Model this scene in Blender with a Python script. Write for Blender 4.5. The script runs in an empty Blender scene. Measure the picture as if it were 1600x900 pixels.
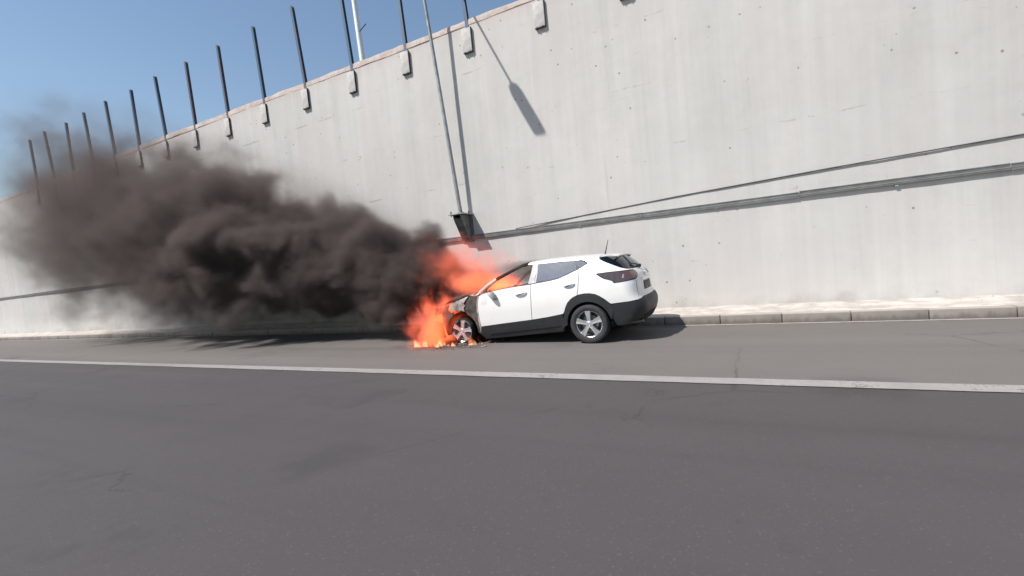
import bpy, bmesh, math, random
import numpy as np
from mathutils import Vector, Matrix
from mathutils.geometry import delaunay_2d_cdt
random.seed(7)
rad = math.radians
scene = bpy.context.scene
COL = scene.collection

# ------------------------------------------------------------------ camera
F_PX, VPX, VPY, WY, CAM_H = 720.0, -1405.0, 96.0, 12000.0, 1.572
vv = np.array([VPX, VPY, F_PX]); wx = -(VPY*WY + F_PX*F_PX)/VPX
ww = np.array([wx, WY, F_PX])
ax = -vv/np.linalg.norm(vv); az = -ww/np.linalg.norm(ww); ay = np.cross(az, ax)
RW = np.stack([ax, ay, az])                      # world = RW @ (right, down, forward)
cam_d = bpy.data.cameras.new('camera'); cam = bpy.data.objects.new('camera', cam_d); COL.objects.link(cam)
cm = Matrix(((RW[0, 0], -RW[0, 1], -RW[0, 2], 0), (RW[1, 0], -RW[1, 1], -RW[1, 2], 0),
             (RW[2, 0], -RW[2, 1], -RW[2, 2], CAM_H), (0, 0, 0, 1)))
cam.matrix_world = cm
cam_d.sensor_fit = 'HORIZONTAL'; cam_d.sensor_width = 36.0; cam_d.lens = 36.0*F_PX/1600.0
cam_d.clip_start = 0.05; cam_d.clip_end = 5000
scene.camera = cam

# ------------------------------------------------------------------ sky, sun, exposure
SUN = Vector((0.85, 1.0, -1.80)).normalized()    # the way the light travels
elev = math.asin(-SUN.z); rot = math.atan2(-SUN.x, -SUN.y)
world = bpy.data.worlds.new('World'); scene.world = world; world.use_nodes = True
wn = world.node_tree; wn.nodes.clear()
sky = wn.nodes.new('ShaderNodeTexSky'); sky.sky_type = 'NISHITA'; sky.sun_disc = False
sky.sun_elevation = elev; sky.sun_rotation = rot; sky.air_density = 1.3; sky.dust_density = 0.6; sky.ozone_density = 1.6
bg = wn.nodes.new('ShaderNodeBackground'); bg.inputs[1].default_value = 0.092
wo = wn.nodes.new('ShaderNodeOutputWorld')
wn.links.new(sky.outputs[0], bg.inputs[0]); wn.links.new(bg.outputs[0], wo.inputs[0])
sun_d = bpy.data.lights.new('sun', 'SUN'); sun_d.energy = 4.8; sun_d.angle = rad(0.53); sun_d.color = (1.0, 0.955, 0.90)
sun = bpy.data.objects.new('sun', sun_d); COL.objects.link(sun)
sun.rotation_euler = SUN.to_track_quat('-Z', 'Y').to_euler(); sun.location = (-20, -25, 40)
vs = scene.view_settings; vs.view_transform = 'Standard'; vs.look = 'None'; vs.gamma = 1.0; vs.use_curve_mapping = False
vs.exposure = 0.50
scene.render.engine = 'CYCLES'
cy = scene.cycles
cy.use_adaptive_sampling = True; cy.adaptive_threshold = 0.025; cy.use_denoising = True; cy.max_bounces = 5; cy.diffuse_bounces = 2; cy.glossy_bounces = 3; cy.transparent_max_bounces = 16; cy.volume_bounces = 0
cy.volume_max_steps = 512; cy.volume_step_rate = 2.0; cy.sample_clamp_indirect = 8.0

# ------------------------------------------------------------------ node expression helper
class X:
    """A socket with arithmetic."""
    def __init__(s, nt, sock): s.nt, s.k = nt, sock
    def _m(s, op, *a):
        n = s.nt.nodes.new('ShaderNodeMath'); n.operation = op
        for i, v in enumerate((s,)+a):
            if isinstance(v, X): s.nt.links.new(v.k, n.inputs[i])
            else: n.inputs[i].default_value = v
        return X(s.nt, n.outputs[0])
    def __add__(s, o): return s._m('ADD', o)
    __radd__ = __add__
    def __sub__(s, o): return s._m('SUBTRACT', o)
    def __rsub__(s, o): return (s*-1.0)+o
    def __mul__(s, o): return s._m('MULTIPLY', o)
    __rmul__ = __mul__
    def __truediv__(s, o): return s._m('DIVIDE', o)
    def max(s, o): return s._m('MAXIMUM', o)
    def min(s, o): return s._m('MINIMUM', o)
    def pow(s, o): return s._m('POWER', o)
    def sqrt(s): return s._m('SQRT')
    def abs(s): return s._m('ABSOLUTE')
    def sin(s): return s._m('SINE')
    def step(s, a, b, lo=0.0, hi=1.0, kind='SMOOTHSTEP'):
        n = s.nt.nodes.new('ShaderNodeMapRange'); n.interpolation_type = kind
        s.nt.links.new(s.k, n.inputs[0])
        for i, v in zip((1, 2, 3, 4), (a, b, lo, hi)): n.inputs[i].default_value = v
        return X(s.nt, n.outputs[0])

class G:
    """A material's node tree with short cuts."""
    def __init__(s, name):
        s.mat = bpy.data.materials.new(name); s.mat.use_nodes = True
        s.nt = s.mat.node_tree; s.nt.nodes.clear()
        s.out = s.nt.nodes.new('ShaderNodeOutputMaterial')
        s.tc = s.nt.nodes.new('ShaderNodeTexCoord')
    def obj(s): return s.tc.outputs['Object']
    def xyz(s, sock=None):
        n = s.nt.nodes.new('ShaderNodeSeparateXYZ'); s.nt.links.new(sock or s.obj(), n.inputs[0])
        return [X(s.nt, o) for o in n.outputs]
    def comb(s, x, y, z):
        n = s.nt.nodes.new('ShaderNodeCombineXYZ')
        for i, v in enumerate((x, y, z)):
            if isinstance(v, X): s.nt.links.new(v.k, n.inputs[i])
            else: n.inputs[i].default_value = v
        return n.outputs[0]
    def mapping(s, scale, loc=(0, 0, 0), sock=None):
        n = s.nt.nodes.new('ShaderNodeMapping'); s.nt.links.new(sock or s.obj(), n.inputs[0])
        n.inputs['Scale'].default_value = scale; n.inputs['Location'].default_value = loc
        return n.outputs[0]
    def noise(s, scale, detail=4, rough=.55, vec=None, dist=0.0):
        n = s.nt.nodes.new('ShaderNodeTexNoise'); s.nt.links.new(vec or s.obj(), n.inputs['Vector'])
        n.inputs['Scale'].default_value = scale; n.inputs['Detail'].default_value = detail
        n.inputs['Roughness'].default_value = rough; n.inputs['Distortion'].default_value = dist
        return X(s.nt, n.outputs[0])
    def voro(s, scale, vec=None, feature='F1', out=0, rnd=1.0):
        n = s.nt.nodes.new('ShaderNodeTexVoronoi'); n.feature = feature
        s.nt.links.new(vec or s.obj(), n.inputs['Vector']); n.inputs['Scale'].default_value = scale
        n.inputs['Randomness'].default_value = rnd
        return X(s.nt, n.outputs[out])
    def mix(s, f, a, b):
        n = s.nt.nodes.new('ShaderNodeMix'); n.data_type = 'RGBA'
        for i, v in ((0, f), (6, a), (7, b)):
            if isinstance(v, X): s.nt.links.new(v.k, n.inputs[i])
            elif hasattr(v, 'is_output'): s.nt.links.new(v, n.inputs[i])
            elif i == 0: n.inputs[i].default_value = v
            else: n.inputs[i].default_value = (*v, 1)
        return n.outputs[2]
    def bump(s, h, strength=.3, dist=.01):
        n = s.nt.nodes.new('ShaderNodeBump'); n.inputs['Strength'].default_value = strength
        n.inputs['Distance'].default_value = dist; s.nt.links.new(h.k, n.inputs['Height'])
        return n.outputs[0]
    def bsdf(s, col, rough=.6, metal=0.0, bump=None, coat=0.0, spec=.5, coat_rough=.03):
        n = s.nt.nodes.new('ShaderNodeBsdfPrincipled')
        def put(k, v):
            if isinstance(v, X): s.nt.links.new(v.k, n.inputs[k])
            elif hasattr(v, 'is_output'): s.nt.links.new(v, n.inputs[k])
            else: n.inputs[k].default_value = (*v, 1) if isinstance(v, tuple) else v
        put('Base Color', col); put('Roughness', rough); put('Metallic', metal)
        n.inputs['Coat Weight'].default_value = coat; n.inputs['Coat Roughness'].default_value = coat_rough
        n.inputs['Specular IOR Level'].default_value = spec
        if bump is not None: s.nt.links.new(bump, n.inputs['Normal'])
        s.nt.links.new(n.outputs[0], s.out.inputs['Surface'])
        return n
M = {}
def simple(name, col, rough=.6, metal=0.0, coat=0.0, var=.12, nscale=9.0, bump=.08, spec=.5):
    g = G(name); n = g.noise(nscale, 5, .6)
    f = n.step(.3, .7)
    c = g.mix(f, tuple(x*(1-var) for x in col), tuple(min(1, x*(1+var)) for x in col))
    fine = g.noise(nscale*14, 3, .6)
    r = n.step(.2, .8, max(.02, rough-.07), min(1, rough+.07))
    g.bsdf(c, r, metal, g.bump(fine, bump, .004) if bump else None, coat, spec)
    M[name] = g.mat; return g.mat

# ---- setting materials
def mat_concrete():
    g = G('concrete_wall'); x, y, z = g.xyz()
    big = g.noise(.35, 5, .6)
    streak = g.noise(1.0, 5, .6, g.mapping((2.6, 1, .12)))
    streak2 = g.noise(1.0, 4, .6, g.mapping((9.0, 1, .22), (4, 0, 2)))
    mid = g.noise(3.2, 6, .65)
    fine = g.noise(34, 4, .6)
    v = (big-.5)*.80 + (streak-.5)*.72 + (streak2-.5)*.34 + (mid-.5)*.42 + (fine-.5)*.08
    c = g.mix((v+.5), (.375, .362, .345), (.60, .585, .562))
    hue = g.noise(.5, 3, .5, g.mapping((1, 1, .5), (17, 0, 3)))
    c = g.mix(hue.step(.42, .68)*.5, c, (.495, .462, .445)); c = g.mix(hue.step(.58, .32)*.35, c, (.455, .470, .450))
    # pour joints: broken, slightly wavering level lines
    wav = z + (g.noise(.8, 3)-.5)*.10
    brk = g.noise(.9, 4, .7, g.mapping((1, 1, 3), (7, 0, 0))).step(.52, .62)
    line = None
    for h in (6.55, 5.15, 3.75):
        l = (wav-h).abs().step(.006, .026, 1, 0)
        line = l if line is None else line.max(l)
    line = line*brk
    # scrapes and short cracks
    cr = g.noise(1.0, 5, .7, g.mapping((1.5, 1, 10.0), (3, 0, 1))).step(.665, .70)
    cv = g.noise(1.0, 5, .7, g.mapping((14.0, 1, 1.1), (5, 0, 2))).step(.69, .73)
    spots = (g.voro(3.4)+(fine-.5)*.10).step(.05, .10, 1, 0)
    keep = g.noise(.7, 3, .6, g.mapping((1, 1, 1), (9, 3, 5))).step(.40, .55)
    pits = g.voro(7.5).step(.03, .055, 1, 0)*g.noise(1.1, 2).step(.50, .64)
    dirt = (line*.45).max(spots*keep*.8).max(cr*.34).max(cv*.22).max(pits*.55)
    c = g.mix(dirt, c, (.17, .155, .14))
    # water stains under the parapet, and grime above the pavement
    top = g.noise(1.0, 5, .65, g.mapping((5.0, 1, .5), (1, 0, 0)))
    runs = (top + (z-7.5)*.30).step(.55, .95)
    c = g.mix(runs*.40, c, (.30, .25, .22))
    drip = g.noise(1.0, 4, .6, g.mapping((7.0, 1, .10), (21, 0, 0))).step(.60, .74)*g.noise(.4, 3).step(.40, .62)
    c = g.mix(drip*.26, c, (.27, .25, .235))
    band = (z + (top-.5)*.55 + (mid-.5)*.35).step(7.42, 7.85)
    c = g.mix(band*.62, c, (.47, .395, .365))
    low = (g.noise(2.0, 5, .6) - (z-.35)*.9).step(.45, .95)
    c = g.mix(low*.45, c, (.24, .22, .20))
    h = g.noise(4.0, 4, .7)*.6 - pits*.5 + fine*.2
    g.bsdf(c, .88, 0, g.bump(h, .35, .012), 0, .25)
    M['concrete'] = g.mat
mat_concrete()
def mat_coping():
    g = G('coping_concrete'); n = g.noise(2.4, 6, .7); m = g.noise(11, 5, .65)
    c = g.mix(n.step(.30, .72), (.38, .31, .28), (.55, .485, .45))
    c = g.mix(m.step(.55, .75)*.6, c, (.22, .175, .155))
    g.bsdf(c, .9, 0, g.bump(n*.6+m*.5, .6, .03), 0, .2); M['coping'] = g.mat
mat_coping()
def mat_asphalt(name, lo, hi, tint):
    g = G(name); big = g.noise(1.0, 4, .6, g.mapping((.10, .5, 1))); mid = g.noise(1.4, 5, .6)
    grit = g.noise(150, 2, .6); agg = g.voro(95, out=1)
    v = (big-.5)*.8 + (mid-.5)*.35 + (grit-.5)*.35 + .5
    c = g.mix(v, lo, hi)
    c = g.mix(agg.step(.80, 1.0)*.22, c, tint)
    patch = g.noise(.55, 4, .6, g.mapping((1, 1, 1), (31, 12, 0))).step(.60, .66)
    c = g.mix(patch*.25, c, tuple(k*.72 for k in lo))
    trk = g.noise(1.0, 3, .5, g.mapping((.03, 1.1, 1), (2, .7, 0)))
    c = g.mix(trk.step(.52, .70)*.30, c, tuple(k*.70 for k in lo)); c = g.mix(trk.step(.44, .28)*.25, c, tuple(k*1.2 for k in hi))
    wob = g.comb(*[a+(g.noise(2.5, 3, .6)-.5)*.5 for a in g.xyz()])
    ck = g.voro(.33, wob, 'DISTANCE_TO_EDGE').step(.003, .007, 1, 0)*g.noise(.3, 3, .6, g.mapping((1, 1, 1), (6, 8, 0))).step(.50, .60)
    c = g.mix(ck*.32, c, (.018, .017, .017))
    oil = (g.voro(.42, wob)+(mid-.5)*.25).step(.10, .26, 1, 0); c = g.mix(oil*.30, c, (.025, .024, .024))
    ox, oy, oz = g.xyz()
    sc = (((ox+5.55)*.75).pow(2.0)+((oy-8.0)*1.0).pow(2.0)).sqrt()+(g.noise(2.2, 5, .7)-.5)*1.3
    c = g.mix(sc.step(.35, 1.05, 1, 0)*.8, c, (.016, .015, .0145))
    r = mid.step(.2, .8, .72, .9)
    g.bsdf(c, r, 0, g.bump(grit*.7+agg*.4, .45, .006), 0, .3); M[name] = g.mat
mat_asphalt('asphalt_dark', (.048, .0435, .0445), (.074, .067, .068), (.19, .18, .17))
mat_asphalt('asphalt_shoulder', (.098, .089, .083), (.150, .136, .127), (.24, .22, .20))
def mat_line():
    g = G('road_paint'); n = g.noise(2.6, 6, .7); f = g.noise(60, 3, .6)
    c = g.mix(n.step(.25, .75), (.225, .205, .20), (.30, .275, .27))
    chip = g.noise(22, 5, .7)
    c = g.mix((n*.45+f*.25+chip*.30).step(.53, .60)*.8, c, (.10, .092, .088)); trk = g.noise(1.0, 3, .5, g.mapping((.35, .6, 1))); c = g.mix(trk.step(.5, .7)*.35, c, (.14, .13, .125))
    g.bsdf(c, .75, 0, g.bump(f, .3, .004), 0, .3); M['line'] = g.mat
mat_line()
simple('pavement_concrete', (.41, .375, .34), .9, var=.24, nscale=3.1, bump=.4, spec=.25)
def mat_kerb():
    g = G('kerb_concrete'); x, y, z = g.xyz(); oi = g.nt.nodes.new('ShaderNodeObjectInfo'); rnd = X(g.nt, oi.outputs['Random'])
    n = g.noise(5, 6, .65, g.comb(x+rnd*37.0, y, z)); f = g.noise(45, 4, .6); st = g.noise(1, 4, .6, g.comb(x*9.0+rnd*11.0, y, z*1.5))
    c = g.mix(n*.8+(rnd-.5)*.3+.1, (.165, .143, .125), (.30, .27, .245))  # grimy brown face, with the car's shadow tone put into its colour
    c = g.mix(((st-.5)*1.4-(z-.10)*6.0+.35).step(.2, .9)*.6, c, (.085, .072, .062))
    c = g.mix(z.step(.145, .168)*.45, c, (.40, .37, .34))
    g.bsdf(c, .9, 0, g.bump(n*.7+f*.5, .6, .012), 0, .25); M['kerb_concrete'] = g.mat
mat_kerb()
simple('gutter_concrete', (.30, .285, .27), .85, var=.2, nscale=4, bump=.4, spec=.25)
simple('earth', (.22, .18, .13), .95, var=.3, nscale=.6, bump=.5, spec=.2)
simple('galvanised_steel', (.30, .31, .31), .5, .55, var=.16, nscale=6, bump=.1)
simple('tray_steel', (.16, .163, .158), .55, .35, var=.2, nscale=5, bump=.15)
simple('bracket_steel', (.16, .175, .165), .6, .3, var=.3, nscale=7, bump=.2)
def mat_post():
    g = G('blue_steel'); oi = g.nt.nodes.new('ShaderNodeObjectInfo'); rnd = X(g.nt, oi.outputs['Random']); n = g.noise(3.5, 6, .7)
    c = g.mix(n, (.055, .095, .15), (.085, .14, .215)); c = g.mix((n+(rnd-.5)*.25).step(.56, .70)*.7, c, (.17, .085, .045))
    g.bsdf(c, .6, .2, g.bump(g.noise(60, 3), .2, .004), 0, .4); M['blue_steel'] = g.mat
mat_post()
simple('pale_steel', (.62, .66, .70), .5, .2, var=.06, nscale=3, bump=.05)
simple('plate_concrete', (.47, .455, .44), .85, var=.14, nscale=8, bump=.35, spec=.25)
simple('dark_bolt_and_shadow', (.05, .045, .04), .6, .4)
simple('cable_rubber', (.07, .07, .07), .6)
simple('lamp_glass', (.55, .57, .58), .25)
# ---- car materials
def mat_paint():
    g = G('white_car_paint'); n = g.noise(3, 4, .6); x, y, z = g.xyz()
    dust = (g.noise(5, 5, .6) - (z-.45)*1.1).step(.35, .95)
    c = g.mix(n, (.66, .65, .635), (.72, .71, .695)); c = g.mix(dust*.25, c, (.42, .38, .33))
    soot = (g.noise(3.2, 5, .65) + (x*-1.0-1.95)*.62 + (z-.85)*(x*-1.0-1.5).max(0.0)*.45).step(.50, .95)
    c = g.mix(soot*.85, c, (.11, .085, .07))
    g.bsdf(c, .32, 0, None, .8, .5, .04); M['paint'] = g.mat
mat_paint()
def mat_burnt(name, a, b, d):
    g = G(name); n = g.noise(4.5, 6, .68, dist=.6); f = g.noise(38, 4, .65)
    c = g.mix(n.step(.3, .66), a, b); c = g.mix(n.step(.60, .76), c, d)
    g.bsdf(c, .82, .15, g.bump(n*.6+f*.4, .55, .02), 0, .3); M[name] = g.mat
mat_burnt('burnt_metal', (.045, .038, .034), (.115, .090, .078), (.24, .19, .16))
mat_burnt('scorched_paint', (.10, .085, .075), (.50, .47, .44), (.74, .72, .69))
mat_burnt('charred_plastic', (.012, .011, .011), (.03, .027, .025), (.08, .07, .065))
mat_burnt('debris_ash', (.10, .085, .075), (.30, .25, .22), (.03, .027, .025))
mat_burnt('ash', (.36, .31, .27), (.62, .56, .50), (.12, .10, .09))
simple('black_plastic', (.017, .0175, .020), .55, var=.2, nscale=7, bump=.25)
simple('inner_dark', (.012, .012, .013), .9, var=.2)
simple('tyre_rubber', (.028, .028, .030), .78, var=.25, nscale=11, bump=.3)
simple('alloy', (.66, .67, .69), .28, .85, var=.06, nscale=6, bump=.03)
simple('alloy_dark', (.05, .05, .055), .5, .6)
simple('brake_metal', (.20, .19, .18), .5, .8)
simple('chrome', (.72, .73, .75), .12, 1.0, var=.04, bump=0)
simple('seat_fabric', (.035, .033, .034), .92, var=.25, nscale=9, bump=.3)
simple('mirror_grey', (.30, .29, .28), .6, .2, var=.2)
simple('plate_dark', (.045, .05, .04), .5, var=.2)
simple('spoiler_dark_shade', (.070, .062, .056), .42, 0, .3, var=.15)  # black fin tone, with the white spoiler's shade put into the colour
simple('reflector_red', (.22, .012, .012), .2, 0, .6, var=.1)
def mat_lens():
    g = G('taillight_lens'); x, y, z = g.xyz()
    rib = (x*62.0).sin().step(-.4, .6)
    c = g.mix(rib*.12, (.052, .038, .036), (.13, .10, .10))
    n = g.noise(7, 3); c = g.mix((x-.62).step(.0, .25)*.6, c, (.14, .06, .06))
    g.bsdf(c, .12, 0, None, 1.0, .5, .02); M['lens'] = g.mat
mat_lens()
def mat_glass(name, tint, gloss):
    g = G(name); nt = g.nt
    t = nt.nodes.new('ShaderNodeBsdfTransparent'); t.inputs[0].default_value = (*tint, 1)
    gl = nt.nodes.new('ShaderNodeBsdfGlossy'); gl.inputs['Roughness'].default_value = .03; gl.inputs[0].default_value = (.9, .95, 1, 1)
    fr = nt.nodes.new('ShaderNodeFresnel'); fr.inputs[0].default_value = gloss
    n = g.noise(2.2, 3); nt.links.new(g.bump(n, .16, .05), gl.inputs['Normal'])
    mx = nt.nodes.new('ShaderNodeMixShader'); nt.links.new(fr.outputs[0], mx.inputs[0])
    nt.links.new(t.outputs[0], mx.inputs[1]); nt.links.new(gl.outputs[0], mx.inputs[2])
    nt.links.new(mx.outputs[0], g.out.inputs['Surface']); M[name] = g.mat
mat_glass('side_glass', (.80, .88, .92), 3.9)
mat_glass('rear_glass', (.16, .16, .16), 1.7)

# ------------------------------------------------------------------ mesh helpers
def link(name, verts, faces, mat, parent=None, smooth=None, loc=None):
    me = bpy.data.meshes.new(name); me.from_pydata([tuple(map(float, v)) for v in verts], [], faces); me.validate()
    bm = bmesh.new(); bm.from_mesh(me); bmesh.ops.recalc_face_normals(bm, faces=bm.faces); bm.to_mesh(me); bm.free()
    if mat is not None: me.materials.append(M[mat] if isinstance(mat, str) else mat)
    if smooth is not None:
        for p in me.polygons: p.use_smooth = True
        me.set_sharp_from_angle(angle=rad(smooth))
    o = bpy.data.objects.new(name, me); COL.objects.link(o)
    if parent is not None: o.parent = parent
    if loc is not None: o.location = loc
    return o
def tag(o, label=None, cat=None, group=None, kind=None):
    if label: o['label'] = label
    if cat: o['category'] = cat
    if group: o['group'] = group
    if kind: o['kind'] = kind
    return o
def empty(name, loc=(0, 0, 0)):
    o = bpy.data.objects.new(name, None); COL.objects.link(o); o.location = loc; o.empty_display_size = .2; return o
class MB:
    def __init__(s): s.v, s.f = [], []
    def add(s, v, f):
        k = len(s.v); s.v += list(v); s.f += [tuple(i+k for i in q) for q in f]; return s
    def box(s, a, b, bev=0.0, rot=None, at=None):
        bm = bmesh.new(); bmesh.ops.create_cube(bm, size=1)
        c = [(a[i]+b[i])/2 for i in range(3)]; d = [abs(b[i]-a[i]) for i in range(3)]
        for v in bm.verts: v.co = Vector((v.co.x*d[0], v.co.y*d[1], v.co.z*d[2]))
        if bev: bmesh.ops.bevel(bm, geom=bm.edges[:], offset=bev, segments=2, affect='EDGES', profile=.6)
        bm.verts.index_update()
        vs_ = []
        for v in bm.verts:
            p = v.co.copy()
            if rot is not None: p = rot @ p
            vs_.append(tuple(p+Vector(c)))
        s.add(vs_, [tuple(v.index for v in f.verts) for f in bm.faces]); bm.free(); return s
    def tube(s, pts, r, n=10, cap=True):
        pts = [Vector(p) for p in pts]; rs = r if isinstance(r, (list, tuple)) else [r]*len(pts)
        k = len(s.v); up = Vector((0, 0, 1))
        t0 = (pts[1]-pts[0]).normalized()
        nrm = t0.cross(up) if abs(t0.z) < .95 else t0.cross(Vector((0, 1, 0)))
        nrm.normalize()
        for i, p in enumerate(pts):
            t = (pts[min(i+1, len(pts)-1)]-pts[max(i-1, 0)]).normalized()
            nrm = (nrm-t*nrm.dot(t)).normalized(); bi = t.cross(nrm)
            for j in range(n):
                a = 2*math.pi*j/n; s.v.append(tuple(p+(nrm*math.cos(a)+bi*math.sin(a))*rs[i]))
        for i in range(len(pts)-1):
            for j in range(n):
                a, b = k+i*n+j, k+i*n+(j+1) % n; s.f.append((a, b, b+n, a+n))
        if cap: s.f.append(tuple(k+j for j in range(n))); s.f.append(tuple(k+(len(pts)-1)*n+j for j in reversed(range(n))))
        return s
    def lathe_y(s, prof, n=48, cap=False):
        """prof: (radius, y) pairs turned about the y axis"""
        k = len(s.v)
        for r, y in prof:
            for j in range(n):
                a = 2*math.pi*j/n; s.v.append((r*math.cos(a), y, r*math.sin(a)))
        for i in range(len(prof)-1):
            for j in range(n):
                a, b = k+i*n+j, k+i*n+(j+1) % n; s.f.append((a, b, b+n, a+n))
        if cap: s.f.append(tuple(k+j for j in range(n))); s.f.append(tuple(k+(len(prof)-1)*n+j for j in reversed(range(n))))
        return s
    def prism(s, poly, axis, a, b):
        """extrude a 2-D polygon along x, y or z"""
        n = len(poly); k = len(s.v)
        def put(p, h): return {'x': (h, p[0], p[1]), 'y': (p[0], h, p[1]), 'z': (p[0], p[1], h)}[axis]
        s.v += [put(p, a) for p in poly]+[put(p, b) for p in poly]
        s.f.append(tuple(k+i for i in range(n))); s.f.append(tuple(k+n+i for i in reversed(range(n))))
        for i in range(n): j = (i+1) % n; s.f.append((k+i, k+j, k+n+j, k+n+i))
        return s
    def build(s, name, mat, parent=None, smooth=None, loc=None): return link(name, s.v, s.f, mat, parent, smooth, loc)

# ================================================================== THE SETTING
WALL_Y, WALL_TOP, KERB_Y, WALK_Z = 10.74, 7.90, 9.32, 0.165
XL, XR = -170.0, 34.0
def sheet(name, x0, x1, y0, y1, z, mat, kind='structure', nx=1):
    xs = np.linspace(x0, x1, nx+1); v = []; f = []
    for x in xs: v += [(x, y0, z), (x, y1, z)]
    for i in range(nx): f.append((2*i, 2*i+2, 2*i+3, 2*i+1))
    return tag(link(name, v, f, mat), kind=kind)
sheet('ground', -900, 900, -900, 900, -.02, 'earth')
sheet('road', -320, 120, -9.0, 9.6, -.004, 'asphalt_dark')
sheet('road_shoulder', -320, 120, 5.52, 9.5, 0.0, 'asphalt_shoulder')
# painted edge line with slightly wandering edges
v, f = [], []; N = 420; xs = np.linspace(-120, 30, N)
for i, x in enumerate(xs):
    v += [(x, 5.42+random.uniform(-.008, .008), .004), (x, 5.655+random.uniform(-.008, .008), .004)]
for i in range(N-1): f.append((2*i, 2*i+2, 2*i+3, 2*i+1))
ln = link('edge_line', v, f, 'line'); tag(ln, kind='structure')
sheet('gutter', -170, 60, 9.235, 9.335, .004, 'gutter_concrete')
# raised pavement with kerb stones
mb = MB(); mb.box((XL, KERB_Y+.15, -.05), (XR, WALL_Y+.05, WALK_Z))
pav = tag(mb.build('pavement', 'pavement_concrete'), kind='structure')
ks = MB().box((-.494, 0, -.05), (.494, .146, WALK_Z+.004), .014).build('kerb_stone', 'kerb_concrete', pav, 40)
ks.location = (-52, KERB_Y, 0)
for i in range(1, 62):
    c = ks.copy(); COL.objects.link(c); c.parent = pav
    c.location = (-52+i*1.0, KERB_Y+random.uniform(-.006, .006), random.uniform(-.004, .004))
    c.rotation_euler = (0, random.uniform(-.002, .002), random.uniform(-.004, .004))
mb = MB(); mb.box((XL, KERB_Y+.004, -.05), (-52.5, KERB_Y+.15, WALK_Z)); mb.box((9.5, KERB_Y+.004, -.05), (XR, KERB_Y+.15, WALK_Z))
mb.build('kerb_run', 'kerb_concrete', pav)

# ---- retaining wall
wall = empty('retaining_wall', (0, WALL_Y, 0))
tag(wall, 'tall pale grey concrete retaining wall behind the burning car', 'wall')
v, f = [], []; nx, nz = 240, 26
gx = np.concatenate([np.linspace(XL, -40, 40, endpoint=False), np.linspace(-40, 14, nx-60), np.linspace(14.5, XR, 20)])
gz = np.linspace(-.1, WALL_TOP-.19, nz+1)
rng = np.random.RandomState(3)
for x in gx:
    for z in gz:
        v.append((x, .012*math.sin(x*.55)*math.sin(z*.9)+rng.uniform(-.0035, .0035), z))
for i in range(len(gx)-1):
    for j in range(nz):
        a = i*(nz+1)+j; f.append((a, a+nz+1, a+nz+2, a+1))
k = len(v); v += [(XL, .6, -.1), (XR, .6, -.1), (XR, .6, WALL_TOP-.19), (XL, .6, WALL_TOP-.19)]
n0, n1, n2, n3 = 0, (len(gx)-1)*(nz+1), (len(gx)-1)*(nz+1)+nz, nz
f += [(k, k+1, k+2, k+3), (n3, n2, k+2, k+3), (n1, k+1, k+2, n2), (n0, n3, k+3, k)]
link('wall_face', v, f, 'concrete', wall, 60)
# ragged coping
v, f = [], []; xs = np.arange(XL, XR, .22); w = 0.0; t = 0.0
for i, x in enumerate(xs):
    w = .8*w+rng.uniform(-.012, .012); t = .75*t+rng.uniform(-.016, .016)
    zb = WALL_TOP-.19+w; yf = -.006+rng.uniform(-.004, .004)
    zt = WALL_TOP+t
    v += [(x, .02, zb-.01), (x, yf, zb+.012), (x, yf+rng.uniform(-.006, .008), (zb+zt)/2), (x, yf+.012, zt-.02), (x, yf+.05, zt), (x, .62, zt), (x, .62, zb)]
for i in range(len(xs)-1):
    for j in range(7): a, b = i*7+j, i*7+(j+1) % 7; f.append((a, b, b+7, a+7))
f += [tuple(range(7)), tuple((len(xs)-1)*7+j for j in range(7))]
link('coping', v, f, 'coping', wall, 35)
tag(MB().box((XL, WALL_Y+.62, 6.5), (XR, 160, 7.55)).build('upper_ground', 'earth'), kind='structure')

# ---- fence posts on concrete anchor blocks along the wall top
def make_post(x, label):
    r = empty('fence_post', (x, WALL_Y, 7.15))
    tag(r, label, 'fence post', 'steel fence posts along the top of the wall')
    mb = MB(); mb.box((-.135, -.060, -.10), (.135, .012, .49), .008); mb.build('anchor_block', 'plate_concrete', r, 40)
    mb = MB(); mb.box((-.125, -.066, -.125), (.14, -.004, -.101)); mb.build('base_shadow_lip', 'dark_bolt_and_shadow', r)  # dark strip put in for the thin shadow below the block
    r.children[-1].name = 'bottom_shadow_strip'
    for dx in (-.07, .08):
        MB().tube([(dx, -.085, -.11), (dx, -.058, -.11)], .014, 8).build('bolt', 'dark_bolt_and_shadow', r)
    mb = MB(); mb.box((.137, -.064, -.12), (.149, -.01, .50)); mb.build('side_shadow_strip', 'dark_bolt_and_shadow', r)  # dark strip standing for the block's shadow on its right edge
    # slightly leaning H section post
    mb = MB()
    L = Matrix.Rotation(rad(-2.4+random.uniform(-.9, .9)), 3, 'Y') @ Matrix.Rotation(rad(random.uniform(-1.5, 2.0)), 3, 'X')
    for a, b in (((-.045, -.05, .5), (.045, -.038, 3.1)), ((-.045, .038, .5), (.045, .05, 3.1)), ((-.006, -.038, .5), (.006, .038, 3.1))):
        bb = MB().box(a, b)
        mb.add([tuple(L @ (Vector(p)-Vector((0, 0, .5)))+Vector((.03, .04, .5))) for p in bb.v], bb.f)
    mb.build('post', 'blue_steel', r)
    return r
ORD = {-2: 'second', -3: 'third', -4: 'fourth', -5: 'fifth', -6: 'sixth', -7: 'seventh', -8: 'eighth', -9: 'ninth', -10: 'tenth', -11: 'eleventh', -12: 'twelfth', -13: 'thirteenth'}
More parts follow.
